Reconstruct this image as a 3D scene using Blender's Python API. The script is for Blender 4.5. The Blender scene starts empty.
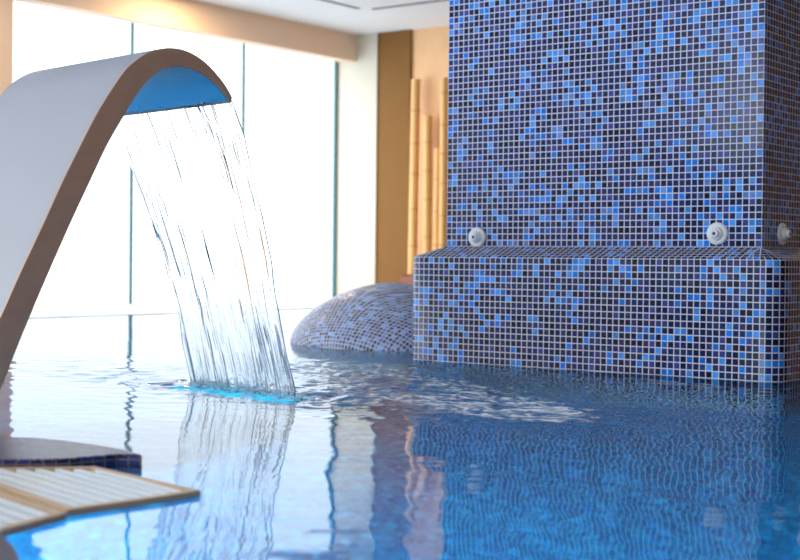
import bpy, bmesh, math, random
import numpy as np
from mathutils import Matrix, Vector, noise as mnoise

random.seed(4)
sc = bpy.context.scene
COL = sc.collection
PI = math.pi
T = 0.025                      # mosaic pitch

# ------------------------------------------------------------------ helpers
def link(o, parent=None):
    COL.objects.link(o)
    if parent:
        o.parent = parent
    return o

def mesh_obj(name, verts, faces, mat, parent=None, smooth=False, uvs=None, smooth_angle=None):
    me = bpy.data.meshes.new(name)
    me.from_pydata([tuple(v) for v in verts], [], [tuple(f) for f in faces])
    if uvs is not None:
        ul = me.uv_layers.new(name='UVMap')
        for lp in me.loops:
            ul.data[lp.index].uv = uvs[lp.vertex_index]
    me.materials.append(mat)
    if smooth:
        me.polygons.foreach_set('use_smooth', [True] * len(me.polygons))
    me.validate(); me.update()
    o = bpy.data.objects.new(name, me)
    return link(o, parent)

def bm_obj(name, bm, mat, parent=None, smooth=False):
    bmesh.ops.recalc_face_normals(bm, faces=bm.faces)
    me = bpy.data.meshes.new(name)
    bm.to_mesh(me); bm.free()
    me.materials.append(mat)
    if smooth:
        me.polygons.foreach_set('use_smooth', [True] * len(me.polygons))
        try:
            me.set_sharp_from_angle(angle=math.radians(40))
        except Exception:
            pass
    o = bpy.data.objects.new(name, me)
    return link(o, parent)

def add_box(bm, x0, x1, y0, y1, z0, z1, bevel=0.0):
    g = bmesh.ops.create_cube(bm, size=1.0)
    vs = g['verts']
    bmesh.ops.scale(bm, vec=(x1 - x0, y1 - y0, z1 - z0), verts=vs)
    bmesh.ops.translate(bm, vec=((x0 + x1) / 2, (y0 + y1) / 2, (z0 + z1) / 2), verts=vs)
    if bevel > 0:
        es = list({e for v in vs for e in v.link_edges})
        bmesh.ops.bevel(bm, geom=es, offset=bevel, segments=2, affect='EDGES', profile=.5)

def box(name, x0, x1, y0, y1, z0, z1, mat, parent=None, bevel=0.0):
    bm = bmesh.new(); add_box(bm, x0, x1, y0, y1, z0, z1, bevel)
    return bm_obj(name, bm, mat, parent)

def add_prism(bm, poly, z0, z1):
    n = len(poly)
    lo = [bm.verts.new((x, y, z0)) for x, y in poly]
    hi = [bm.verts.new((x, y, z1)) for x, y in poly]
    bm.faces.new(hi); bm.faces.new(lo[::-1])
    for i in range(n):
        j = (i + 1) % n
        bm.faces.new((lo[i], lo[j], hi[j], hi[i]))

def add_lathe(bm, prof, seg=40):
    rings = []
    for r, z in prof:
        if r < 1e-6:
            rings.append([bm.verts.new((0, 0, z))])
        else:
            rings.append([bm.verts.new((r * math.cos(2 * PI * k / seg), r * math.sin(2 * PI * k / seg), z)) for k in range(seg)])
    for a, b in zip(rings, rings[1:]):
        for k in range(seg):
            l = (k + 1) % seg
            if len(a) == 1 and len(b) == 1:
                continue
            if len(a) == 1:
                bm.faces.new((a[0], b[k], b[l]))
            elif len(b) == 1:
                bm.faces.new((a[k], a[l], b[0]))
            else:
                bm.faces.new((a[k], a[l], b[l], b[k]))

def empty(name, loc=(0, 0, 0), rot=(0, 0, 0)):
    o = bpy.data.objects.new(name, None)
    o.location = loc; o.rotation_euler = rot
    o.empty_display_size = .1
    return link(o)

def tag(o, label=None, cat=None, group=None, kind=None):
    if label: o['label'] = label
    if cat: o['category'] = cat
    if group: o['group'] = group
    if kind: o['kind'] = kind
    return o

def struct(o):
    o['kind'] = 'structure'
    return o

# smooth value noise for numpy arrays
_rg = np.random.default_rng(11)
_tab = _rg.random((256, 256))
def vnoise(x, y, seed=0):
    x = np.asarray(x, float) + seed * 17.31; y = np.asarray(y, float) + seed * 7.77
    xi = np.floor(x).astype(int); yi = np.floor(y).astype(int)
    fx = x - xi; fy = y - yi
    fx = fx * fx * fx * (fx * (6 * fx - 15) + 10); fy = fy * fy * fy * (fy * (6 * fy - 15) + 10)
    a = _tab[xi & 255, yi & 255]; b = _tab[(xi + 1) & 255, yi & 255]
    c = _tab[xi & 255, (yi + 1) & 255]; d = _tab[(xi + 1) & 255, (yi + 1) & 255]
    return (a * (1 - fx) + b * fx) * (1 - fy) + (c * (1 - fx) + d * fx) * fy - .5

# ------------------------------------------------------------------ materials
def new_mat(name):
    m = bpy.data.materials.new(name); m.use_nodes = True
    nt = m.node_tree
    for n in list(nt.nodes):
        nt.nodes.remove(n)
    out = nt.nodes.new('ShaderNodeOutputMaterial')
    return m, nt, out

def N(nt, typ, **kw):
    n = nt.nodes.new(typ)
    for k, v in kw.items():
        if k == 'inp':
            for a, b in v.items():
                n.inputs[a].default_value = b
        else:
            setattr(n, k, v)
    return n

def math_n(nt, op, a, b=None, clamp=False):
    n = nt.nodes.new('ShaderNodeMath'); n.operation = op; n.use_clamp = clamp
    for i, v in enumerate((a, b)):
        if v is None: continue
        if isinstance(v, (int, float)): n.inputs[i].default_value = v
        else: nt.links.new(v, n.inputs[i])
    return n.outputs[0]

def simple(name, col, rough=.5, metal=0., noise=0., scale=8., stretch=(1, 1, 1), bump=0., spec=.5):
    m, nt, out = new_mat(name)
    b = N(nt, 'ShaderNodeBsdfPrincipled', inp={'Roughness': rough, 'Metallic': metal, 'Specular IOR Level': spec})
    tc = N(nt, 'ShaderNodeTexCoord'); mp = N(nt, 'ShaderNodeMapping'); mp.inputs['Scale'].default_value = stretch
    nt.links.new(tc.outputs['Object'], mp.inputs['Vector'])
    nz = N(nt, 'ShaderNodeTexNoise', inp={'Scale': scale, 'Detail': 5., 'Roughness': .6})
    nt.links.new(mp.outputs[0], nz.inputs['Vector'])
    mx = N(nt, 'ShaderNodeMix', data_type='RGBA')
    c = Vector(col)
    mx.inputs[6].default_value = (*(c * (1 - noise)), 1); mx.inputs[7].default_value = (*[min(1, v) for v in c * (1 + noise)], 1)
    nt.links.new(nz.outputs['Fac'], mx.inputs[0])
    nt.links.new(mx.outputs[2], b.inputs['Base Color'])
    if bump > 0:
        bp = N(nt, 'ShaderNodeBump', inp={'Strength': bump, 'Distance': .01})
        nt.links.new(nz.outputs['Fac'], bp.inputs['Height']); nt.links.new(bp.outputs[0], b.inputs['Normal'])
    nt.links.new(b.outputs[0], out.inputs[0])
    return m

def mosaic(name, ramp, grout=(.76, .73, .79), gw=.074, cluster=.45, cl_scale=.09, rough=.16, seed=0.0, spec=.3):
    """glass mosaic laid out on UVs counted in tiles"""
    m, nt, out = new_mat(name)
    uv = N(nt, 'ShaderNodeUVMap'); uv.uv_map = 'UVMap'
    ad = N(nt, 'ShaderNodeVectorMath', operation='ADD'); ad.inputs[1].default_value = (seed, seed * 1.7, 0)
    nt.links.new(uv.outputs[0], ad.inputs[0])
    fl = N(nt, 'ShaderNodeVectorMath', operation='FLOOR'); nt.links.new(ad.outputs[0], fl.inputs[0])
    fr = N(nt, 'ShaderNodeVectorMath', operation='FRACTION'); nt.links.new(ad.outputs[0], fr.inputs[0])
    wn = N(nt, 'ShaderNodeTexWhiteNoise', noise_dimensions='2D'); nt.links.new(fl.outputs[0], wn.inputs['Vector'])
    nz = N(nt, 'ShaderNodeTexNoise', inp={'Scale': cl_scale, 'Detail': 3., 'Roughness': .65}); nt.links.new(fl.outputs[0], nz.inputs['Vector'])
    sh = math_n(nt, 'MULTIPLY', math_n(nt, 'SUBTRACT', nz.outputs['Fac'], .5), cluster * 2)
    val = math_n(nt, 'ADD', wn.outputs['Value'], sh, clamp=True)
    cr = N(nt, 'ShaderNodeValToRGB'); cr.color_ramp.interpolation = 'CONSTANT'
    els = cr.color_ramp.elements
    while len(els) > 1: els.remove(els[-1])
    els[0].position = ramp[0][0]; els[0].color = (*ramp[0][1], 1)
    for p, c in ramp[1:]:
        e = els.new(p); e.color = (*c, 1)
    nt.links.new(val, cr.inputs[0])
    # small per-tile brightness change and cloudy glass
    wn2 = N(nt, 'ShaderNodeTexWhiteNoise', noise_dimensions='2D')
    ad2 = N(nt, 'ShaderNodeVectorMath', operation='ADD'); ad2.inputs[1].default_value = (37.3, 91.1, 0)
    nt.links.new(fl.outputs[0], ad2.inputs[0]); nt.links.new(ad2.outputs[0], wn2.inputs['Vector'])
    nzc = N(nt, 'ShaderNodeTexNoise', inp={'Scale': 1.6, 'Detail': 3.}); nt.links.new(ad.outputs[0], nzc.inputs['Vector'])
    k = math_n(nt, 'ADD', math_n(nt, 'MULTIPLY', wn2.outputs['Value'], .5), math_n(nt, 'MULTIPLY', nzc.outputs['Fac'], .7))
    k = math_n(nt, 'ADD', k, .4)
    vm = N(nt, 'ShaderNodeVectorMath', operation='SCALE'); nt.links.new(cr.outputs[0], vm.inputs[0]); nt.links.new(k, vm.inputs['Scale'])
    # grout mask
    sx = N(nt, 'ShaderNodeSeparateXYZ'); nt.links.new(fr.outputs[0], sx.inputs[0])
    ex = math_n(nt, 'ABSOLUTE', math_n(nt, 'SUBTRACT', sx.outputs[0], .5))
    ey = math_n(nt, 'ABSOLUTE', math_n(nt, 'SUBTRACT', sx.outputs[1], .5))
    d = math_n(nt, 'MAXIMUM', ex, ey)
    mr = N(nt, 'ShaderNodeMapRange', inp={'From Min': .5 - gw - .02, 'From Max': .5 - gw + .02})
    nt.links.new(d, mr.inputs['Value'])
    mx = N(nt, 'ShaderNodeMix', data_type='RGBA')
    nt.links.new(mr.outputs[0], mx.inputs[0]); nt.links.new(vm.outputs[0], mx.inputs[6]); mx.inputs[7].default_value = (*grout, 1)
    b = N(nt, 'ShaderNodeBsdfPrincipled', inp={'Specular IOR Level': spec})
    nt.links.new(mx.outputs[2], b.inputs['Base Color'])
    rr = N(nt, 'ShaderNodeMapRange', inp={'To Min': rough, 'To Max': .8}); nt.links.new(mr.outputs[0], rr.inputs['Value'])
    nt.links.new(rr.outputs[0], b.inputs['Roughness'])
    hgt = math_n(nt, 'SUBTRACT', math_n(nt, 'MULTIPLY', nzc.outputs['Fac'], .35), mr.outputs[0])
    # slight tilt of every tile
    tl = math_n(nt, 'MULTIPLY', math_n(nt, 'SUBTRACT', wn2.outputs['Value'], .5), math_n(nt, 'SUBTRACT', sx.outputs[0], .5))
    hgt = math_n(nt, 'ADD', hgt, math_n(nt, 'MULTIPLY', tl, .8))
    bp = N(nt, 'ShaderNodeBump', inp={'Strength': .35, 'Distance': .0015}); nt.links.new(hgt, bp.inputs['Height'])
    nt.links.new(bp.outputs[0], b.inputs['Normal'])
    nt.links.new(b.outputs[0], out.inputs[0])
    return m

NAVY = (.011, .025, .120); DARK = (.007, .012, .056); PLUM = (.025, .030, .115)
MID = (.040, .060, .26); BRIGHT = (.006, .20, .72); SKY = (.06, .31, .78); ICE = (.12, .27, .64)
M_shaft = mosaic('blue_glass_mosaic', [(0, DARK), (.16, NAVY), (.42, PLUM), (.55, (.026, .034, .14)), (.67, MID), (.78, SKY), (.87, BRIGHT), (.97, ICE)])
M_plinth = mosaic('dark_blue_mosaic', [(0, DARK), (.26, NAVY), (.52, PLUM), (.68, (.030, .040, .12)), (.78, MID), (.84, BRIGHT), (.93, SKY)], cluster=.4, grout=(.76, .71, .72), gw=.074, seed=13)
M_mound = mosaic('pale_blue_mosaic', [(0, (.06, .06, .15)), (.25, (.10, .10, .22)), (.5, (.15, .15, .30)), (.66, (.17, .24, .52)), (.84, (.24, .40, .78))], grout=(.6, .58, .58), gw=.11, cluster=.3, rough=.3, seed=31)
M_coping = mosaic('navy_coping_mosaic', [(0, (.012, .016, .075)), (.4, (.02, .025, .105)), (.75, (.03, .035, .14))], grout=(.22, .15, .09), gw=.05, rough=.3, seed=5, spec=.15)
M_basin = mosaic('pool_basin_mosaic', [(0, (.002, .17, .50)), (.3, (.003, .22, .58)), (.6, (.004, .28, .66)), (.85, (.008, .38, .80))], grout=(.05, .32, .62), gw=.06, rough=.4, seed=77)

M_white = simple('white_ceiling_paint', (.80, .82, .84), .8, noise=.02)
M_beam = simple('beige_paint', (.86, .64, .46), .7, noise=.03)
M_cream = simple('cream_paint', (.57, .515, .42), .7, noise=.02)
M_brownpanel = simple('brown_wall_panel', (.21, .10, .03), .7, noise=.08, stretch=(6, 6, .6), spec=.1)
M_tanwall = simple('tan_wood_wall', (.78, .45, .22), .6, noise=.10, scale=5, stretch=(2, 2, .8))
M_redwood = simple('red_brown_wood_wall', (.17, .085, .06), .5, noise=.2, scale=6, stretch=(4, 4, .5))
M_deck = simple('pale_stone_deck', (.80, .82, .84), .5, noise=.04)
M_seal = simple('dark_teal_glass_edge', (.03, .13, .14), .3)
M_slot = simple('ceiling_slot_shade', (.10, .11, .13), .6)
M_bamboo = simple('bamboo', (.72, .40, .13), .4, noise=.18, scale=4, stretch=(8, 8, .7))
M_bnode = simple('bamboo_node', (.50, .26, .08), .5)
M_clay = simple('red_clay', (.22, .06, .03), .6, noise=.2)
M_soil = simple('dark_soil', (.02, .013, .01), .9, noise=.4, scale=40)
M_skin = simple('brushed_pale_steel', (.43, .415, .44), .48, metal=.25, noise=.05, scale=30, stretch=(1, 1, 12))
M_edge = simple('steel_edge_brown_reflection', (.66, .39, .245), .36, metal=.35, noise=.16, scale=9, stretch=(1, 1, 2.5))  # steel edge; the brown room's reflection is put into the base colour
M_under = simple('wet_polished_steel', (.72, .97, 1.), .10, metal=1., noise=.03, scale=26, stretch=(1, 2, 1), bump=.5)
M_jetw = simple('white_plastic', (.90, .88, .85), .3, noise=.02)
M_jeth = simple('nozzle_hole_shade', (.012, .012, .014), .5)
M_slat = simple('white_slat_plastic', (.80, .78, .75), .4, noise=.04)
M_tanframe = simple('tan_frame_plastic', (.62, .38, .20), .45, noise=.10, scale=12)
M_gutd = simple('shadowed_gutter_tile', (.05, .09, .22), .6, noise=.1)  # dark colour carries the shade in the gaps under the slats
M_gutter = simple('pale_gutter_concrete', (.62, .62, .62), .6, noise=.05)

# ------------------------------------------------------------------ world: bright overcast sky
w = bpy.data.worlds.new('overcast_sky'); sc.world = w; w.use_nodes = True
nt = w.node_tree
for n in list(nt.nodes): nt.nodes.remove(n)
wo = N(nt, 'ShaderNodeOutputWorld'); bg = N(nt, 'ShaderNodeBackground')
tc = N(nt, 'ShaderNodeTexCoord'); sp = N(nt, 'ShaderNodeSeparateXYZ')
nt.links.new(tc.outputs['Generated'], sp.inputs[0])
cr = N(nt, 'ShaderNodeValToRGB')
cr.color_ramp.elements[0].position = .30; cr.color_ramp.elements[0].color = (.62, .70, .78, 1)
cr.color_ramp.elements[1].position = .62; cr.color_ramp.elements[1].color = (.90, .955, 1, 1)
e = cr.color_ramp.elements.new(.5); e.color = (.78, .86, .94, 1)
mm = math_n(nt, 'ADD', math_n(nt, 'MULTIPLY', sp.outputs[2], .5), .5)
nt.links.new(mm, cr.inputs[0]); nt.links.new(cr.outputs[0], bg.inputs[0])
# sky behind the viewer made brighter to light the pillar's front
sb = N(nt, 'ShaderNodeMapRange', inp={'From Min': .15, 'From Max': .75, 'To Min': 2.6, 'To Max': 7.5}); sb.interpolation_type = 'SMOOTHSTEP'
nt.links.new(math_n(nt, 'MULTIPLY', sp.outputs[1], -1.0), sb.inputs['Value'])
nt.links.new(sb.outputs[0], bg.inputs[1])
nt.links.new(bg.outputs[0], wo.inputs[0])

# ------------------------------------------------------------------ the room
ZC = 2.613; XW = -6.887; YB = 5.944; XR = 3.6; YF = -7.5
XE = -5.55                                     # pool edge on the window side
struct(box('ceiling', XW - .3, XR + .3, YF - .3, YB + .4, ZC, ZC + .15, M_white))
# dark strips on the ceiling; their colour is the shade of long slots
for nm, a in (('trim_4', (-5.725, -5.690, 1.0, 4.79)), ('trim_5', (-5.62, -1.2, 4.86, 4.90))):
    struct(box(nm, a[0], a[1], a[2], a[3], ZC - .006, ZC + .001, M_slot))
struct(box('wall_back', XW + .004, XR + .3, YB + .02, YB + .2, -.2, ZC, M_tanwall))
struct(box('wall_right', XR, XR + .15, YF, YB + .02, -.2, ZC, M_redwood))
XG0 = -3.6; XG = .9                                       # unseen glazing behind the viewer, its span set to light the pillar
struct(box('wall_front', XG, XR + .3, YF - .15, YF, -.2, ZC, M_redwood))
struct(box('wall_front_corner', XW - .3, XG0, YF - .15, YF, -.2, ZC, M_beam))  # unseen wall section added to keep window glare off the tiles
struct(box('trim_7', XG0, XG, YF - .15, YF, 2.40, ZC, M_beam))
struct(box('wall_left', XW - .12, XW + .10, YF, YB + .02, 2.40, ZC, M_beam))
struct(box('trim_1', XW + .10, -6.634, YF, YB + .02, 2.352, ZC, M_beam))             # soffit beam over the windows
struct(box('trim_2', XW + .004, -6.377, YB - .03, YB + .02, 0, ZC, M_cream))           # cream pilaster
struct(box('trim_3', -6.377, -5.99, YB - .012, YB + .02, 0, ZC, M_brownpanel))       # brown panel
struct(box('trim_6', XW - .05, -6.66, 1.30, 1.852, 0, 2.36, M_beam, bevel=.01))      # beige pier between windows

# frameless window wall: glass panes with dark joints
gm, nt, out = new_mat('window_glass')
fre = N(nt, 'ShaderNodeFresnel', inp={'IOR': 1.45}); tr = N(nt, 'ShaderNodeBsdfTransparent'); gl = N(nt, 'ShaderNodeBsdfGlossy', inp={'Roughness': .02})
tr.inputs[0].default_value = (.97, .99, 1, 1)
geo = N(nt, 'ShaderNodeNewGeometry')
ff = math_n(nt, 'MULTIPLY', fre.outputs[0], math_n(nt, 'SUBTRACT', 1.0, geo.outputs['Backfacing']))
mix = N(nt, 'ShaderNodeMixShader'); nt.links.new(ff, mix.inputs[0]); nt.links.new(tr.outputs[0], mix.inputs[1]); nt.links.new(gl.outputs[0], mix.inputs[2])
nt.links.new(mix.outputs[0], out.inputs[0])
DY = 1.3522
y1 = 3.2396 + 2 * DY
n = 1
while y1 > YF + .3:
    y0 = max(y1 - DY, YF)
    if not (y1 > 1.35 and y0 < 1.30 and False):
        wv = [(XW, y0 + .008, .012), (XW, y1 - .008, .012), (XW, y1 - .008, 2.40), (XW, y0 + .008, 2.40)]
        bm = bmesh.new(); add_box(bm, XW - .005, XW + .005, y0 + .012, y1 - .012, .012, 2.40)
        g = struct(bm_obj('window_%d' % n, bm, gm))
        box('window_joint', XW - .012, XW + .012, y1 - .020, y1 + .004, .012, 2.40, M_seal, g)
        n += 1
    y1 -= DY

xg = XG0
while xg < XG - .2:
    xh = min(xg + DY, XG)
    g = struct(box('window_%d' % n, xg + .012, xh - .012, YF - .085, YF - .075, .012, 2.40, gm))
    box('window_joint', xh - .012, xh + .012, YF - .092, YF - .068, .012, 2.40, M_seal, g)
    n += 1; xg = xh

box('window_joint', XW - .012, XW + .02, 5.884, 5.913, .012, 2.40, M_seal, bpy.data.objects['window_1'])
# floor: deck around the basin
struct(box('floor', XW - .3, XE, YF, YB + .02, -.15, .004, M_deck))
bm = bmesh.new()
add_box(bm, XE, XR, 5.35, YB + .02, -.15, .012)
add_box(bm, XE, XR, YF, -4.15, -.15, .012)
struct(bm_obj('floor_deck', bm, M_deck))
# pool basin: bottom and sides, tiled
def quad_uv(name, quads, mat, parent=None, k=T):
    V, F, U = [], [], []
    for q in quads:
        a, b, c, d = [Vector(p) for p in q]
        lu = (b - a).length / k; lv = (d - a).length / k
        i = len(V); V += [a, b, c, d]; F.append((i, i + 1, i + 2, i + 3)); U += [(0, 0), (lu, 0), (lu, lv), (0, lv)]
    return mesh_obj(name, V, F, mat, parent, uvs=U)
ZP = -.95
x0, x1, ya, yb = XE, XR, -4.15, 5.35
struct(quad_uv('pool_basin', [
    ((x0, ya, ZP), (x1, ya, ZP), (x1, yb, ZP), (x0, yb, ZP)),
    ((x0, ya, ZP), (x0, yb, ZP), (x0, yb, 0.0), (x0, ya, 0.0)),
    ((x1, yb, ZP), (x1, ya, ZP), (x1, ya, 0.0), (x1, yb, 0.0)),
    ((x1, ya, ZP), (x0, ya, ZP), (x0, ya, 0.0), (x1, ya, 0.0)),
    ((x0, yb, ZP), (x1, yb, ZP), (x1, yb, 0.0), (x0, yb, 0.0))], M_basin))

# ------------------------------------------------------------------ tiled pillar on its plinth
W = 55 * T; B = .1175; DEP = .40; ZF = .428; ZL = .471
pillar = empty('tiled_pillar', (0, 0, 0))
tag(pillar, 'large square pillar of blue glass mosaic standing on a wider tiled plinth in the pool', 'pillar', kind='thing')
# shaft: four sides, tile rows counted from the ledge
cs = [(-W, 0), (0, 0), (0, DEP), (-W, DEP)]
V, F, U = [], [], []
acc = 0
for i in range(4):
    a = cs[i]; b = cs[(i + 1) % 4]
    ln = math.dist(a, b)
    k = len(V)
    V += [(*a, ZL - .06), (*b, ZL - .06), (*b, ZC - .004), (*a, ZC - .004)]
    U += [(acc / T, -.06 / T), ((acc + ln) / T, -.06 / T), ((acc + ln) / T, (ZC - ZL) / T), (acc / T, (ZC - ZL) / T)]
    F.append((k, k + 1, k + 2, k + 3)); acc += math.ceil(ln / T) * T + 40 * T
mesh_obj('shaft', V, F, M_shaft, pillar, uvs=U)
# plinth: rounded outline, soft top edge, sloping ledge
def rrect(xa, xb, yc, yd, r, seg=8):
    pts = []
    for cx, cy, a0 in ((xb - r, yc + r, -PI / 2), (xb - r, yd - r, 0), (xa + r, yd - r, PI / 2), (xa + r, yc + r, PI)):
        for k in range(seg + 1):
            a = a0 + PI / 2 * k / seg
            pts.append((cx + r * math.cos(a), cy + r * math.sin(a)))
    return pts
r = .07
base = rrect(-W - B, B, -B, DEP + B, r)
full = []
for i, p_ in enumerate(base):               # extra points in line with the shaft's corners
    q_ = base[(i + 1) % len(base)]
    full.append(p_)
    if math.dist(p_, q_) > .1:
        cuts = [(-W, p_[1]), (0, p_[1])] if abs(p_[1] - q_[1]) < 1e-6 else [(p_[0], 0), (p_[0], DEP)]
        full += sorted(cuts, key=lambda c_: math.dist(c_, p_))
base = full
nb = len(base)
arc = [0]
for i in range(nb):
    arc.append(arc[-1] + math.dist(base[i], base[(i + 1) % nb]))
def clampc(p, m=0.0):
    return (min(max(p[0], -W - m), 0 + m), min(max(p[1], -m), DEP + m))
rings = [(0, -.95, lambda p: p, (-.95 - ZF) / T), (0, ZF - .010, lambda p: p, -.010 / T)]
cen = (-W / 2, DEP / 2)
def inset(d):
    kx = (W / 2 + B - d) / (W / 2 + B); ky = (DEP / 2 + B - d) / (DEP / 2 + B)
    return [(cen[0] + (x - cen[0]) * kx, cen[1] + (y - cen[1]) * ky) for x, y in base]
V, F, U = [], [], []
levels = [(base, -.95, (-.95 - ZF) / T), (base, ZF - .007, -.007 / T), (inset(.002), ZF - .002, 0.0), (inset(.006), ZF + .001, .006 / T)]
levels.append(([clampc(p) for p in base], ZL, .006 / T + math.hypot(B, ZL - ZF) / T))
off = 3.35
for pts, z, v in levels:
    for i in range(nb + 1):
        x, y = pts[i % nb]
        V.append((x, y, z)); U.append((arc[i] / T + off, v))
for l in range(len(levels) - 1):
    for i in range(nb):
        a = l * (nb + 1) + i
        F.append((a, a + 1, a + nb + 2, a + nb + 1))
pl = mesh_obj('plinth', V, F, M_plinth, pillar, uvs=U, smooth=True)
pl.data.set_sharp_from_angle(angle=math.radians(25))

# massage jets on the pillar
def jet(loc, rot, label):
    t = empty('massage_jet', loc, rot)
    tag(t, label, 'jet', 'white jets on the tiled pillar')
    bm = bmesh.new()
    add_lathe(bm, [(.0, .0), (.041, .0), (.0415, .004), (.040, .008), (.034, .0115), (.030, .0125), (.029, .011), (.027, .011), (.026, .0135), (.0, .0135)])
    for k in range(12):                     # low grip ribs round the rim
        a = 2 * PI * k / 12
        g = bmesh.ops.create_cube(bm, size=1.0)['verts']
        bmesh.ops.scale(bm, vec=(.007, .003, .003), verts=g)
        bmesh.ops.rotate(bm, matrix=Matrix.Rotation(a, 3, 'Z'), verts=g)
        bmesh.ops.translate(bm, vec=(.035 * math.cos(a), .035 * math.sin(a), .011), verts=g)
    bm_obj('flange', bm, M_jetw, t, True)
    bm = bmesh.new()
    add_lathe(bm, [(.0, .010), (.025, .010), (.0245, .018), (.021, .023), (.019, .0235), (.0185, .021), (.0165, .021), (.016, .031), (.0135, .0345), (.0075, .0355), (.0062, .0345), (.0058, .024), (0, .024)])
    nz_ = bm_obj('nozzle', bm, M_jetw, t, True)
    bm = bmesh.new()
    add_lathe(bm, [(.0, .0365), (.0046, .0362), (.0056, .035), (.0055, .026), (0, .026)], 20)  # solid plug; its near-black colour stands for the shade in the bore
    bm_obj('nozzle_opening_plug', bm, M_jeth, nz_, True)
    return t
jet((-1.219, -.0015, .508), (PI / 2, 0, 0), 'white round jet on the wide blue pillar face, near the bamboo poles')
jet((-.168, -.0015, .519), (PI / 2, 0, 0), 'white round jet on the wide blue pillar face, beside its dark side corner')
jet((.0015, .178, .521), (PI / 2, 0, PI / 2), 'round jet on the dark narrow side face of the pillar')

# ------------------------------------------------------------------ tiled mound behind the plinth
mcx, mcy, rx, ry, rz, npow, rot = -2.136, .637, .574, .422, .305, 1.169, -.089
def sg(a, m): return math.copysign(abs(a) ** m, a)
V, F, U = [], [], []
nu_, nv_ = 96, 28
for j in range(nv_ + 1):
    ph = -.0 + PI / 2 * j / nv_
    for i in range(nu_ + 1):
        th = 2 * PI * i / nu_
        rr_ = sg(math.cos(ph), npow)
        u, v = rx * rr_ * math.cos(th), ry * rr_ * math.sin(th)
        z = rz * sg(math.sin(ph), npow)
        V.append((mcx + u * math.cos(rot) - v * math.sin(rot), mcy + u * math.sin(rot) + v * math.cos(rot), z - .002))
        sl = 1 + .5 * (z / rz)
        U.append((1.3 * (u - z * .8 * math.cos(th)) / T, 1.3 * (v - z * .8 * math.sin(th)) / T))
for j in range(nv_):
    for i in range(nu_):
        a = j * (nu_ + 1) + i
        F.append((a, a + 1, a + nu_ + 2, a + nu_ + 1))
k0 = len(V)
for i in range(nu_ + 1):                    # skirt under water
    th = 2 * PI * i / nu_
    u, v = rx * math.cos(th), ry * math.sin(th)
    V.append((mcx + u * 1.03 * math.cos(rot) - v * 1.03 * math.sin(rot), mcy + u * 1.03 * math.sin(rot) + v * 1.03 * math.cos(rot), -.95))
    U.append((1.3 * (u + .95 * math.cos(th)) / T, 1.3 * (v + .95 * math.sin(th)) / T))
for i in range(nu_):
    F.append((k0 + i, k0 + i + 1, i + 1, i))
md = mesh_obj('tiled_mound', V, F, M_mound, uvs=U, smooth=True)
tag(md, 'low rounded mound of pale blue mosaic rising from the water beside the pillar plinth', 'mound')

# ------------------------------------------------------------------ bamboo poles in a planter
pt = empty('planter_box', (-5.60, YB - .09, .012))
tag(pt, 'low red-brown planter box at the foot of the bamboo poles by the back wall', 'planter')
box('planter_shell', -.36, .80, -.10, .085, 0, .25, M_clay, pt, .01)
box('soil', -.345, .785, -.085, .07, .245, .258, M_soil, pt)
def bamboo(x0, x1, ztop, rad, label, dy=0.0, seed=0):
    z0 = .272; h = ztop - z0
    x0 += .068; x1 += .068
    t = empty('bamboo_pole', (x0, YB - .095 + dy, z0), (0, math.atan2(x1 - x0, h), 0))
    tag(t, label, 'bamboo pole', 'bamboo poles by the back wall')
    rr = random.Random(seed)
    zs_ = [0]
    while zs_[-1] < h - .2:
        zs_.append(zs_[-1] + rr.uniform(.26, .36))
    zs_ = [z for z in zs_ if z < h - .08] + [h]
    prof = [(0, 0)]
    for a, b in zip(zs_, zs_[1:]):
        prof += [(rad * 1.0, a + .004), (rad * .965, a + .03), (rad * .95, (a + b) / 2), (rad * .965, b - .03), (rad * 1.0, b - .004)]
    prof += [(rad * .8, h), (rad * .78, h - .02), (0, h - .02)]
    bm = bmesh.new(); add_lathe(bm, prof, 24); culm = bm_obj('culm', bm, M_bamboo, t, True)
    for z in zs_[1:-1]:
        bm = bmesh.new(); add_lathe(bm, [(rad * .9, z - .009), (rad * 1.05, z - .005), (rad * 1.07, z), (rad * 1.05, z + .005), (rad * .9, z + .009)], 24)
        bm_obj('node_ring', bm, M_bnode, culm, True)
bamboo(-5.945, -5.925, 2.12, .046, 'tall tan bamboo pole beside the brown wall panel', 0, 1)
bamboo(-5.776, -5.785, 1.765, .045, 'tan bamboo pole second from the brown wall panel, its top lower than the first', 0, 2)
bamboo(-5.680, -5.674, 1.46, .036, 'thin tan bamboo pole third from the brown wall panel', .015, 3)
bamboo(-5.598, -5.596, 2.11, .038, 'tall tan bamboo pole partly hidden behind the edge of the blue pillar', 0, 4)

# ------------------------------------------------------------------ swan-neck fountain
th_ = math.radians(171.)
ev = np.array([math.cos(th_), math.sin(th_), 0]); sv = np.array([math.sin(th_), -math.cos(th_), 0])
NP = np.array([-.714, -1.692, 0])
WB = .635
fount = empty('swan_neck_fountain', tuple(NP + sv * -1.05), (0, 0, 0))
FO = np.array(fount.location)
tag(fount, 'curved swan-neck pool fountain of pale brushed steel with brown-reflecting edges pouring a sheet of water', 'fountain')
outer = [(-1.165, -.20), (-1.09, -.05), (-1.02, .105), (-.944, .262), (-.891, .372), (-.837, .477), (-.777, .599), (-.740, .668), (-.675, .785), (-.608, .882), (-.578, .915), (-.538, .945), (-.497, .964), (-.456, .973), (-.414, .973), (-.371, .962), (-.328, .940), (-.283, .903), (-.258, .875), (-.246, .857)]
inner = [(-1.075, -.20), (-1.02, -.09), (-.98, -.005), (-.943, .085), (-.890, .209), (-.822, .355), (-.753, .497), (-.697, .606), (-.646, .704), (-.587, .797), (-.567, .828), (-.537, .866), (-.507, .895), (-.476, .914), (-.435, .926), (-.392, .927), (-.349, .916), (-.305, .893), (-.272, .866), (-.254, .850)]
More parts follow.
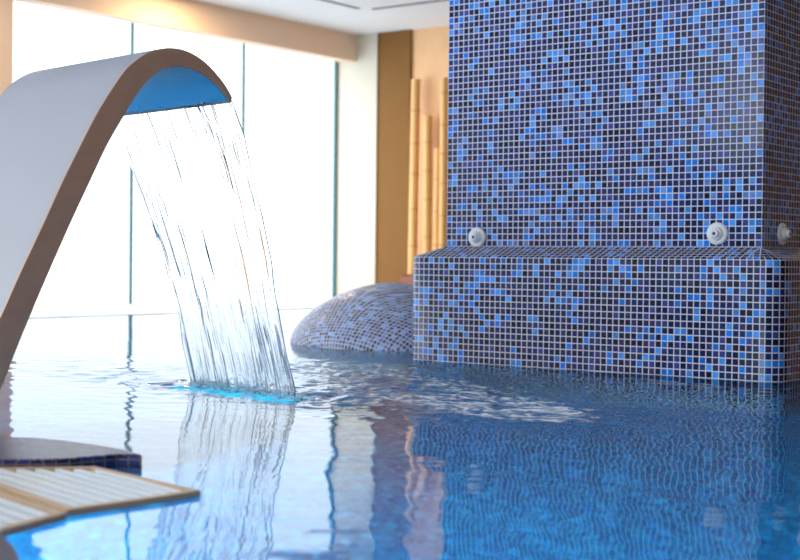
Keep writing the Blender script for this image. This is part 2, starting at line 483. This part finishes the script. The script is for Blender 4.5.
def resample(pts, n):
    P = np.array(pts); k = len(P)
    # Catmull-Rom
    Q = []
    Pe = np.vstack([2 * P[0] - P[1], P, 2 * P[-1] - P[-2]])
    for i in range(k - 1):
        p0, p1, p2, p3 = Pe[i:i + 4]
        for t in np.linspace(0, 1, 12, endpoint=False):
            Q.append(.5 * ((2 * p1) + (-p0 + p2) * t + (2 * p0 - 5 * p1 + 4 * p2 - p3) * t * t + (-p0 + 3 * p1 - 3 * p2 + p3) * t ** 3))
    Q.append(P[-1]); Q = np.array(Q)
    for _ in range(6):
        Q[1:-1] = .25 * Q[:-2] + .5 * Q[1:-1] + .25 * Q[2:]
    L = np.concatenate([[0], np.cumsum(np.hypot(*np.diff(Q, axis=0).T))])
    t = np.linspace(0, L[-1], n)
    return np.stack([np.interp(t, L, Q[:, 0]), np.interp(t, L, Q[:, 1])], 1)
NPR = 90
PO = resample(outer, NPR); PI_ = resample(inner, NPR)
def w3(sz, wv):
    return NP + sv * sz[0] + ev * wv + np.array([0, 0, sz[1]]) - FO
def sheet(name, prof, w0, w1, mat, thick, nw=10):
    """sheet swept across the blade, thickness towards the inside of the blade"""
    tang = np.gradient(prof, axis=0); tang /= np.hypot(tang[:, 0], tang[:, 1])[:, None]
    nrm = np.stack([tang[:, 1], -tang[:, 0]], 1) * thick
    V, F = [], []
    for lay in (prof, prof + nrm):
        for sz in lay:
            for j in range(nw + 1):
                V.append(w3(sz, w0 + (w1 - w0) * j / nw))
    n1 = nw + 1; m = len(prof) * n1
    for i in range(len(prof) - 1):
        for j in range(nw):
            a = i * n1 + j
            F.append((a, a + 1, a + n1 + 1, a + n1)); F.append((m + a, m + a + n1, m + a + n1 + 1, m + a + 1))
    for i in range(len(prof) - 1):
        for j in (0, nw):
            a = i * n1 + j; F.append((a, a + n1, m + a + n1, m + a))
    for i in (0, len(prof) - 1):
        for j in range(nw):
            a = i * n1 + j; F.append((a, a + 1, m + a + 1, m + a))
    o = mesh_obj(name, V, F, mat, fount, smooth=True)
    o.data.set_sharp_from_angle(angle=math.radians(35))
    return o
sheet('top_sheet', PO, .002, WB - .002, M_skin, .004)
sheet('underside_sheet', PI_, .006, WB - .006, M_under, -.003)
def side(w0, w1):
    V, F = [], []
    for wv in (w0, w1):
        for a, b in zip(PO, PI_):
            V.append(w3(a, wv)); V.append(w3(b, wv))
    m = NPR * 2
    for i in range(NPR - 1):
        a = 2 * i
        F.append((a, a + 1, a + 3, a + 2)); F.append((m + a, m + a + 2, m + a + 3, m + a + 1))
        F.append((a, a + 2, m + a + 2, m + a)); F.append((a + 1, m + a + 1, m + a + 3, a + 3))
    F.append((0, m, m + 1, 1)); a = 2 * (NPR - 1); F.append((a, a + 1, m + a + 1, m + a))
    o = mesh_obj('side_plate', V, F, M_edge, fount, smooth=True)
    o.data.set_sharp_from_angle(angle=math.radians(35))
    return o
side(-.004, .004); side(WB - .004, WB + .004)
# lip strip closing the mouth
V = []
for wv in (0.004, WB - .004):
    for sz in (PO[-1], PI_[-1], PI_[-1] + np.array([.004, -.006]), PO[-1] + np.array([.004, -.004])):
        V.append(w3(sz, wv))
mesh_obj('lip', V, [(0, 1, 2, 3), (4, 7, 6, 5), (0, 3, 7, 4), (1, 5, 6, 2), (2, 6, 7, 3), (0, 4, 5, 1)], M_edge, fount)
# foot flange under water on its block
bm = bmesh.new()
fl = [NP + sv * a + ev * b - FO for a, b in ((-1.22, -.06), (-1.02, -.06), (-1.02, WB + .06), (-1.22, WB + .06))]
add_prism(bm, [(q[0], q[1]) for q in fl], -.215, -.198)
bm_obj('foot_flange', bm, M_skin, fount)
bm = bmesh.new()
fl = [NP + sv * a + ev * b for a, b in ((-1.30, -.12), (-.96, -.12), (-.96, WB + .2), (-1.30, WB + .2))]
add_prism(bm, [(q[0], q[1]) for q in fl], -.95, -.216)
blk = bm_obj('fountain_footing', bm, simple('blue_footing_paint', (.005, .24, .60), .6)); struct(blk)

# ------------------------------------------------------------------ falling sheet of water
zr = np.array([.03, .226, .402, .573, .751, .840, .853])
sr = np.array([-.010, -.062, -.098, -.146, -.198, -.242, -.250])
zl_ = np.array([.006, .262, .397, .588, .780, .845, .853])
sl_ = np.array([.032, -.030, -.078, -.148, -.222, -.246, -.250])
nu, nv = 300, 300
uu, vv = np.meshgrid(np.linspace(0, 1, nu), np.linspace(0, 1, nv), indexing='ij')
ztop = .852
# free fall: equal steps in time would crowd the top; use even height
zz = ztop - (ztop + .012) * vv
sR = np.interp(zz, zr, sr); sL = np.interp(zz, zl_, sl_)
ss = sR * (1 - uu) + sL * uu
fall = np.sqrt(np.clip(vv, 0, 1))
# strands: ridges running down the fall, drifting slowly sideways
drift = .12 * vnoise(uu * 5, vv * 2.2, 1) + .05 * vnoise(uu * 16, vv * 5, 2)
uw = uu + drift * .22
edge = np.exp(-uu / .10) + np.exp(-(1 - uu) / .06) + .55 * np.exp(-((uu - .22) / .10) ** 2)
amp = (.50 + .85 * np.clip(edge, 0, 1.3)) * (1.3 - .75 * vv)
patch = np.clip(.75 + 2.2 * vnoise(uu * 7 + 3, vv * 6, 31), .5, 1.6)
amp = amp * patch
rid = vnoise(uw * 24, vv * 4.0, 3) * .0045 + vnoise(uw * 60, vv * 8, 4) * .0026 + vnoise(uw * 120, vv * 15, 5) * .0008
thk = .0022 + .0034 * np.clip(vnoise(uw * 32, vv * 5.0, 6) + .5, 0, 1) + .0020 * vnoise(uw * 74, vv * 11, 7)
thk = np.clip(thk * (.5 + .9 * amp), .0010, .010)
mid = rid * amp
wid = -.006 + .612 * (uu * (1 - .075 * fall) + .010 * fall)
wid = wid + (vnoise(vv * 9, uu * 0, 8) * .012 * np.exp(-uu / .03) + vnoise(vv * 10, uu * 0, 9) * .012 * np.exp(-(1 - uu) / .03)) * fall
endt = np.clip(np.minimum(uu, 1 - uu) / .012, 0, 1) ** .5
thk = thk * endt + .0002
V = []
for sgn in (1, -1):
    o_ = mid + sgn * thk * .5
    P3 = NP[None, None, :] + sv[None, None, :] * (ss + o_ * .95)[..., None] + ev[None, None, :] * wid[..., None]
    P3[..., 2] = zz + o_ * .2
    V.append(P3.reshape(-1, 3))
V = np.vstack(V)
F = []
m = nu * nv
idx = np.arange(m).reshape(nu, nv)
a = idx[:-1, :-1].ravel(); b = idx[1:, :-1].ravel(); c = idx[1:, 1:].ravel(); d = idx[:-1, 1:].ravel()
F = np.vstack([np.stack([a, d, c, b], 1), np.stack([a + m, b + m, c + m, d + m], 1)])
rim = []
def strip(l, flip):
    p, q = l[:-1], l[1:]
    rim.append(np.stack([p, q, q + m, p + m] if flip else [q, p, p + m, q + m], 1))
strip(idx[0, :], False); strip(idx[-1, :], True); strip(idx[:, 0], True); strip(idx[:, -1], False)
F = np.vstack([F] + rim)
wm, nt, out = new_mat('falling_water')
rf = N(nt, 'ShaderNodeBsdfRefraction', inp={'IOR': 1.33, 'Roughness': .0, 'Color': (.985, .995, 1, 1)})
gl = N(nt, 'ShaderNodeBsdfGlossy', inp={'Roughness': .02})
fre = N(nt, 'ShaderNodeFresnel', inp={'IOR': 1.33})
mix0 = N(nt, 'ShaderNodeMixShader'); nt.links.new(fre.outputs[0], mix0.inputs[0]); nt.links.new(rf.outputs[0], mix0.inputs[1]); nt.links.new(gl.outputs[0], mix0.inputs[2])
air = N(nt, 'ShaderNodeBsdfTranslucent', inp={'Color': (.84, .93, .98, 1)}); aird = N(nt, 'ShaderNodeBsdfDiffuse', inp={'Color': (.84, .93, .98, 1)})
airm = N(nt, 'ShaderNodeMixShader', inp={0: .5}); nt.links.new(air.outputs[0], airm.inputs[1]); nt.links.new(aird.outputs[0], airm.inputs[2])
aa = N(nt, 'ShaderNodeAttribute'); aa.attribute_name = 'bubbles'
mix = N(nt, 'ShaderNodeMixShader'); nt.links.new(aa.outputs['Fac'], mix.inputs[0]); nt.links.new(mix0.outputs[0], mix.inputs[1]); nt.links.new(airm.outputs[0], mix.inputs[2])
nt.links.new(mix.outputs[0], out.inputs[0])
def np_mesh(name, V, F, mat, smooth=True):
    me = bpy.data.meshes.new(name)
    me.vertices.add(len(V)); me.vertices.foreach_set('co', V.astype(np.float32).ravel())
    me.loops.add(len(F) * 4); me.loops.foreach_set('vertex_index', F.astype(np.int32).ravel())
    me.polygons.add(len(F)); me.polygons.foreach_set('loop_start', np.arange(len(F), dtype=np.int32) * 4)
    me.polygons.foreach_set('loop_total', np.full(len(F), 4, np.int32))
    me.polygons.foreach_set('use_smooth', np.full(len(F), smooth))
    me.materials.append(mat)
    me.update(calc_edges=True); me.validate()
    return link(bpy.data.objects.new(name, me))
wf = np_mesh('waterfall', V, F, wm)
bub_ = np.clip((.0 + .05 * vv ** 2) * (1 + 1.6 * vnoise(uw * 18, vv * 5, 41)), 0, .5).ravel()
wf.data.attributes.new('bubbles', 'FLOAT', 'POINT').data.foreach_set('value', np.concatenate([bub_, bub_]).astype(np.float32))
tag(wf, 'clear sheet of water falling in thin strands from the fountain lip into the pool', 'waterfall', kind='thing')

# ------------------------------------------------------------------ pool water
def axis(lo, hi, f0, f1, fine, coarse):
    a = [f0]
    st = fine
    while a[-1] > lo:
        st = min(st * 1.12, coarse); a.append(a[-1] - st)
    a = a[::-1]; a[0] = lo
    a += list(np.arange(f0 + fine, f1, fine))
    st = fine
    while a[-1] < hi:
        st = min(st * 1.12, coarse); a.append(a[-1] + st)
    a[-1] = hi
    return np.array(a)
xs = axis(XE, XR, -2.6, 1.25, .0075, .15); ys = axis(-4.15, 5.35, -3.7, .25, .0085, .15)
X, Y = np.meshgrid(xs, ys, indexing='ij')
A = NP[:2]; Bp = (NP + ev * .55)[:2]
def segdist(X, Y, A, B):
    d = B - A; t = np.clip(((X - A[0]) * d[0] + (Y - A[1]) * d[1]) / (d @ d), 0, 1)
    return np.hypot(X - A[0] - t * d[0], Y - A[1] - t * d[1])
di = segdist(X, Y, A, Bp)
H = np.zeros_like(X)
rg = np.random.default_rng(3)
def waves(lams, amp_of, n, dirspread=PI, base=0.):
    out = np.zeros_like(X)
    for _ in range(n):
        l = rg.uniform(*lams); a = base + rg.uniform(-dirspread, dirspread); k = 2 * PI / l
        out += amp_of(l) * np.sin(k * (X * math.cos(a) + Y * math.sin(a)) + rg.uniform(0, 2 * PI))
    return out
# turbulent water around the foot of the fall, drifting towards the pillar
dj = segdist(X, Y, np.array([-1.35, -.55]), np.array([-.10, -1.38]))
mask_t = np.clip(np.exp(-(di / .22) ** 2) + .75 * np.exp(-(dj / .55) ** 2), 0, 1)
mask_t = mask_t * np.clip(.1 + (X - NP[0]) * sv[0] + (Y - NP[1]) * sv[1] + .12, .0, .2) / .2
H += mask_t * waves((.032, .12), lambda l: l * .0040, 30)
H += mask_t * .010 * (.8 * vnoise(X * 20, Y * 20, 12) + .5 * vnoise(X * 40, Y * 40, 13))
# choppy ring further out
front = (X - NP[0]) * sv[0] + (Y - NP[1]) * sv[1]
calm = 1 / (1 + np.exp(-(front + .22) / .07))
dl = segdist(X, Y, Bp, np.array([-3.6, -1.0]))
mask_c = (np.exp(-(di / .75) ** 2) + .8 * np.exp(-(dl / .45) ** 2)) * (.12 + .88 * calm)
H += mask_c * waves((.045, .16), lambda l: l * .0019, 24)
# ring ripples leaving the fall
H += (.25 + .75 * calm) * np.exp(-di / .7) * .0007 * np.sin(2 * PI * di / .085 + 1.2 * vnoise(X * 3, Y * 3, 5))
# calm swell and fine ripples over the whole pool
H += waves((.25, .9), lambda l: l * .00020, 14)
H += waves((.05, .13), lambda l: l * .00034, 18)
farm = np.exp(-np.clip(-Y - .3, 0, 9) * .0)
dep = np.hypot(X - 1.96, Y + 4.75)
V = np.stack([X, Y, H], -1).reshape(-1, 3)
nx, ny = len(xs), len(ys)
idx = np.arange(nx * ny).reshape(nx, ny)
F = np.stack([idx[:-1, :-1].ravel(), idx[1:, :-1].ravel(), idx[1:, 1:].ravel(), idx[:-1, 1:].ravel()], 1)
wat, nt, out = new_mat('pool_water')
tr = N(nt, 'ShaderNodeBsdfRefraction', inp={'IOR': 1.33, 'Roughness': .0, 'Color': (.25, .93, 1., 1)})
gl = N(nt, 'ShaderNodeBsdfGlossy', inp={'Roughness': .0})
tc = N(nt, 'ShaderNodeTexCoord')
nz = N(nt, 'ShaderNodeTexNoise', inp={'Scale': 26., 'Detail': 2.}); nt.links.new(tc.outputs['Object'], nz.inputs['Vector'])
bp = N(nt, 'ShaderNodeBump', inp={'Strength': .05, 'Distance': .004}); nt.links.new(nz.outputs['Fac'], bp.inputs['Height'])
fre = N(nt, 'ShaderNodeFresnel', inp={'IOR': 1.33})
nt.links.new(bp.outputs[0], gl.inputs['Normal']); nt.links.new(bp.outputs[0], tr.inputs['Normal']); nt.links.new(bp.outputs[0], fre.inputs['Normal'])
mix = N(nt, 'ShaderNodeMixShader'); nt.links.new(fre.outputs[0], mix.inputs[0]); nt.links.new(tr.outputs[0], mix.inputs[1]); nt.links.new(gl.outputs[0], mix.inputs[2])
# foam: air-filled white water, densest at the foot of the fall
fat = N(nt, 'ShaderNodeAttribute'); fat.attribute_name = 'foam'
nf = N(nt, 'ShaderNodeTexNoise', inp={'Scale': 9., 'Detail': 8., 'Roughness': .68, 'Distortion': .8})
mpf = N(nt, 'ShaderNodeMapping'); mpf.inputs['Rotation'].default_value = (0, 0, .9); mpf.inputs['Scale'].default_value = (1, 2.0, 1)
nt.links.new(tc.outputs['Object'], mpf.inputs[0]); nt.links.new(mpf.outputs[0], nf.inputs['Vector'])
nf2 = N(nt, 'ShaderNodeTexNoise', inp={'Scale': 34., 'Detail': 5., 'Roughness': .7}); nt.links.new(tc.outputs['Object'], nf2.inputs['Vector'])
fs = math_n(nt, 'ADD', math_n(nt, 'MULTIPLY', nf.outputs['Fac'], .62), math_n(nt, 'MULTIPLY', nf2.outputs['Fac'], .38))
fm = math_n(nt, 'MULTIPLY', math_n(nt, 'SUBTRACT', math_n(nt, 'ADD', fs, math_n(nt, 'MULTIPLY', fat.outputs['Fac'], .36)), 0.828), 10.0, clamp=True)
fm = math_n(nt, 'MULTIPLY', fm, .93)
df = N(nt, 'ShaderNodeBsdfDiffuse', inp={'Color': (.86, .92, .97, 1)})
mix2 = N(nt, 'ShaderNodeMixShader'); nt.links.new(fm, mix2.inputs[0]); nt.links.new(mix.outputs[0], mix2.inputs[1]); nt.links.new(df.outputs[0], mix2.inputs[2])
# bubbly turquoise water right under the fall
cat_ = N(nt, 'ShaderNodeAttribute'); cat_.attribute_name = 'bubbles'
dc0 = N(nt, 'ShaderNodeBsdfDiffuse', inp={'Color': (.05, .66, .96, 1)}); dc1 = N(nt, 'ShaderNodeBsdfTranslucent', inp={'Color': (.06, .72, .98, 1)})
dc = N(nt, 'ShaderNodeMixShader', inp={0: .5}); nt.links.new(dc0.outputs[0], dc.inputs[1]); nt.links.new(dc1.outputs[0], dc.inputs[2])
mix3 = N(nt, 'ShaderNodeMixShader'); nt.links.new(cat_.outputs['Fac'], mix3.inputs[0]); nt.links.new(mix2.outputs[0], mix3.inputs[1]); nt.links.new(dc.outputs[0], mix3.inputs[2])
nt.links.new(mix3.outputs[0], out.inputs[0])
pw = np_mesh('pool_water', V, F, wat)
tag(pw, 'rippling clear blue pool water filling the basin around the pillar', 'water', kind='stuff')
at = pw.data.attributes.new('foam', 'FLOAT', 'POINT')
foam = np.clip(np.exp(-(di / .10) ** 2) * .9 + .95 * np.exp(-(dj / .34) ** 2), 0, 1)
d3 = segdist(X, Y, np.array([-.72, -1.42]), np.array([.12, -1.60]))
foam = np.clip(foam + .7 * np.exp(-(d3 / .15) ** 2), 0, 1.05)
at.data.foreach_set('value', foam.astype(np.float32).ravel())
at = pw.data.attributes.new('bubbles', 'FLOAT', 'POINT')
shift = segdist(X, Y, A + np.array([.0, -.05]), Bp + np.array([.0, -.03]))
bub = np.clip(1.1 * np.exp(-(shift / .06) ** 2) - .30 + (1.1 * vnoise(X * 20, Y * 20, 21) + .9 * vnoise(X * 48, Y * 48, 22)) * np.exp(-(shift / .13) ** 2), 0, .85)
at.data.foreach_set('value', bub.astype(np.float32).ravel())

# ------------------------------------------------------------------ white splash at the foot of the fall
bm = bmesh.new()
rs = random.Random(9)
def blob(c, r_):
    g = bmesh.ops.create_icosphere(bm, subdivisions=2, radius=r_)['verts']
    s0 = rs.uniform(0, 99)
    for v in g:
        v.co *= 1 + .35 * mnoise.noise(v.co * (1.2 / r_) + Vector((s0, 0, 0)))
        v.co.z *= .55
        v.co += Vector(c)
for k in range(330):
    u = rs.uniform(-.02, .57)
    q = NP + ev * u + sv * (.012 + .045 * u / .57 + rs.gauss(-.004, .030))
    blob((q[0], q[1], abs(rs.gauss(0, .009))), rs.uniform(.003, .010))
sm, nt, out = new_mat('white_froth')
d1 = N(nt, 'ShaderNodeBsdfDiffuse', inp={'Color': (.88, .93, .97, 1)}); t1 = N(nt, 'ShaderNodeBsdfTransparent'); tl = N(nt, 'ShaderNodeBsdfTranslucent', inp={'Color': (.85, .93, .98, 1)})
ma = N(nt, 'ShaderNodeMixShader', inp={0: .5}); nt.links.new(d1.outputs[0], ma.inputs[1]); nt.links.new(tl.outputs[0], ma.inputs[2])
mb = N(nt, 'ShaderNodeMixShader', inp={0: .5}); nt.links.new(t1.outputs[0], mb.inputs[1]); nt.links.new(ma.outputs[0], mb.inputs[2])
nt.links.new(mb.outputs[0], out.inputs[0])
sp_ = bm_obj('splash_froth', bm, sm, None, True)
tag(sp_, 'white froth where the falling sheet hits the pool', 'froth', kind='stuff')

# ------------------------------------------------------------------ pool edge corner: tiled coping and overflow gratings
def coping(name, poly, z0, z1, label):
    ang = math.radians(-9); ca, sa = math.cos(ang), math.sin(ang)
    V, F, U = [], [], []
    n_ = len(poly)
    cx = sum(p[0] for p in poly) / n_; cy = sum(p[1] for p in poly) / n_
    def ins(p, d):
        L = math.dist(p, (cx, cy)); return (p[0] + (cx - p[0]) * d / L, p[1] + (cy - p[1]) * d / L)
    acc = [0]
    for i in range(n_): acc.append(acc[-1] + math.dist(poly[i], poly[(i + 1) % n_]))
    for i in range(n_ + 1):
        x, y = poly[i % n_]
        V.append((x, y, z0)); U.append((acc[i] / T, (z0 - z1) / T + .93))
    for i in range(n_ + 1):
        x, y = poly[i % n_]
        V.append((x, y, z1 - .003)); U.append((acc[i] / T, .80))
    for i in range(n_):
        F.append((i, i + 1, n_ + 2 + i, n_ + 1 + i))
    k = len(V)
    for d, z in ((0, z1 - .003), (.003, z1)):
        for i in range(n_):
            x, y = ins(poly[i], d)
            V.append((x, y, z)); U.append(((x * ca - y * sa) / T, (x * sa + y * ca) / T))
    for i in range(n_):
        j = (i + 1) % n_
        F.append((k + i, k + j, k + n_ + j, k + n_ + i))
    F.append(tuple(k + n_ + i for i in range(n_)))
    o = mesh_obj(name, V, F, M_coping, uvs=U)
    return tag(o, label, 'coping')
coping('tiled_coping', [(-.262, -3.098), (-.187, -3.026), (-.162, -2.985), (-.137, -2.885), (-.095, -2.862), (-.165, -2.838), (-.263, -2.824), (-.384, -2.822), (-.462, -2.836), (-.62, -2.93), (-.80, -3.10), (-.72, -3.28), (-.44, -3.24), (-.345, -3.155)], -.03, .022,
       'dark navy mosaic coping just above the water, behind the slatted overflow grating')
coping('tiled_coping', [(.47, -3.59), (.37, -3.525), (.285, -3.482), (.14, -3.55), (-.15, -3.70), (-.15, -4.14), (.9, -4.14), (.62, -3.78)], -.03, .008,
       'dark purple-blue mosaic coping at the lower corner of the photo, in front of the gratings')
# gutter body that carries the gratings
bm = bmesh.new()
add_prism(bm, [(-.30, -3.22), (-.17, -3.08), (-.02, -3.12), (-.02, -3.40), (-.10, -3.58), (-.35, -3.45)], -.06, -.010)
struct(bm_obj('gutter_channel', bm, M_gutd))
def lerp(a, b, t): return (a[0] + (b[0] - a[0]) * t, a[1] + (b[1] - a[1]) * t)
def clip_line(poly, o, d):
    """the span of the line o + t d inside a convex polygon"""
    t0, t1 = -9., 9.
    n_ = len(poly)
    for i in range(n_):
        a = poly[i]; b = poly[(i + 1) % n_]
        nx_, ny_ = -(b[1] - a[1]), b[0] - a[0]        # inward for ccw
        den = nx_ * d[0] + ny_ * d[1]; num = nx_ * (o[0] - a[0]) + ny_ * (o[1] - a[1])
        if abs(den) < 1e-9:
            if num < 0: return None
            continue
        t = -num / den
        if den > 0: t0 = max(t0, t)
        else: t1 = min(t1, t)
    return (t0, t1) if t1 - t0 > .02 else None
def grating(poly, dirv, pitch, label, z=-.008):
    cx = sum(p[0] for p in poly) / len(poly); cy = sum(p[1] for p in poly) / len(poly)
    t = empty('overflow_grating', (cx, cy, z)); tag(t, label, 'grating', 'slatted gratings at the pool edge')
    P = [(x - cx, y - cy) for x, y in poly]
    n_ = len(P)
    fw = .016
    # inset polygon
    def inset_poly(d):
        out = []
        for i in range(n_):
            p0, p1, p2 = P[i - 1], P[i], P[(i + 1) % n_]
            def nrm(a, b):
                L = math.dist(a, b); return (-(b[1] - a[1]) / L, (b[0] - a[0]) / L)
            n1, n2 = nrm(p0, p1), nrm(p1, p2)
            k = d / (1 + n1[0] * n2[0] + n1[1] * n2[1])
            out.append((p1[0] + (n1[0] + n2[0]) * k, p1[1] + (n1[1] + n2[1]) * k))
        return out
    I = inset_poly(fw)
    bm = bmesh.new()
    for i in range(n_):
        j = (i + 1) % n_
        add_prism(bm, [P[i], P[j], I[j], I[i]], 0, .018)
    bmesh.ops.remove_doubles(bm, verts=bm.verts, dist=1e-5)
    bm_obj('grating_frame', bm, M_tanframe, t)
    I2 = inset_poly(fw - .001)
    L = math.hypot(*dirv); d = (dirv[0] / L, dirv[1] / L); nn = (-d[1], d[0])
    k = -20
    while k <= 20:
        off_ = (k + .5) * pitch
        o_ = (nn[0] * off_, nn[1] * off_)
        sp = clip_line(I2, o_, d)
        if sp:
            hw = pitch * .21
            a = (o_[0] + d[0] * sp[0], o_[1] + d[1] * sp[0]); b = (o_[0] + d[0] * sp[1], o_[1] + d[1] * sp[1])
            bm = bmesh.new()
            add_prism(bm, [(a[0] - nn[0] * hw, a[1] - nn[1] * hw), (b[0] - nn[0] * hw, b[1] - nn[1] * hw), (b[0] + nn[0] * hw, b[1] + nn[1] * hw), (a[0] + nn[0] * hw, a[1] + nn[1] * hw)], .009, .0172)
            bm_obj('slat', bm, M_slat, t)
        k += 1
    return t
grating([(-.233, -3.096), (-.315, -3.165), (.215, -3.305), (.240, -3.125), (.243, -3.037), (-.107, -2.970)], (.251, -.062), .029,
        'slatted white grating panel in a tan frame, next to the navy mosaic coping')
grating([(-.325, -3.182), (-.41, -3.32), (.13, -3.53), (.273, -3.476), (.235, -3.322)], (.251, -.062), .029,
        'slatted grating panel between the white pointed panel and the purple-blue coping')

# ------------------------------------------------------------------ lamps
def area(name, loc, size, power, col, rot=(0, 0, 0), size_y=None):
    l = bpy.data.lights.new(name, 'AREA'); l.energy = power; l.color = col; l.size = size
    if size_y: l.shape = 'RECTANGLE'; l.size_y = size_y
    o = bpy.data.objects.new(name, l); o.location = loc; o.rotation_euler = rot
    return link(o)
# warm ceiling lamps: beam glow, plus an unseen pair added for the pillar's side
for k, (x, y, p) in enumerate([(-6.1, 3.3, 30), (-6.1, .9, 20), (2.2, -2.5, 16), (2.2, 2.5, 10)]):
    l = area('ceiling_warm_light', (x, y, ZC - .02), .25, p, (1, .72, .42))
# unseen spots added under water on the basin wall to brighten the floor
def spot(name, loc, aim, power, col, ang, rad=.06):
    l = bpy.data.lights.new(name, 'SPOT'); l.energy = power; l.color = col; l.spot_size = ang; l.spot_blend = 1.0; l.shadow_soft_size = rad
    o = bpy.data.objects.new(name, l); o.location = loc
    o.rotation_euler = (Vector(aim) - Vector(loc)).to_track_quat('-Z', 'Y').to_euler()
    return link(o)
for x in (-3.6, -2.1, -.6, .9):
    spot('underwater_fill', (x, -4.08, -.12), (x, -2.5 if x > -1 else -1.6, -.95), 340 if x > -1 else 230, (.8, .94, 1), 1.05)
spot('underwater_fill', (-1.0, -1.85, -.90), (-1.0, -1.72, 0), 60, (.7, .93, 1), 1.3)  # unseen, added below the fall to light the bubbly water from beneath
# sky portals in the window openings
pl_ = area('sky_portal', (XW + .02, (YF + YB) / 2, 1.2), YB - YF, 1, (1, 1, 1), (0, -PI / 2, 0))
pl_.data.shape = 'RECTANGLE'; pl_.data.size = 2.4; pl_.data.size_y = YB - YF
pl_.data.cycles.is_portal = True

pf_ = area('sky_portal', ((XG0 + XG) / 2, YF + .02, 1.2), XG - XG0, 1, (1, 1, 1), (PI / 2, 0, 0), 2.4)
pf_.data.cycles.is_portal = True

# ------------------------------------------------------------------ camera
cam = bpy.data.cameras.new('camera'); co = bpy.data.objects.new('camera', cam); link(co)
R = Vector((.7986, .6018, .0100)); fwv = Vector((-.6016, .7987, -.01447)).normalized()
R = (R - fwv * R.dot(fwv)).normalized(); Uv = R.cross(fwv)
Mx = Matrix.Identity(4)
for i in range(3):
    Mx[i][0] = R[i]; Mx[i][1] = Uv[i]; Mx[i][2] = -fwv[i]
Mx.translation = Vector((1.962, -4.751, .412))
co.matrix_world = Mx
cam.sensor_width = 36; cam.lens = 62.64; cam.clip_start = .05
cam.dof.use_dof = True; cam.dof.focus_distance = 4.25; cam.dof.aperture_fstop = 4.0
sc.camera = co

sc.view_settings.view_transform = 'Standard'; sc.view_settings.look = 'None'
sc.view_settings.gamma = 1; sc.view_settings.exposure = 0; sc.view_settings.use_curve_mapping = False
c = sc.cycles
c.use_denoising = True
c.max_bounces = 14; c.transparent_max_bounces = 16; c.transmission_bounces = 12; c.glossy_bounces = 8; c.diffuse_bounces = 5
c.caustics_reflective = False; c.caustics_refractive = True; c.blur_glossy = .5
c.sample_clamp_indirect = 6
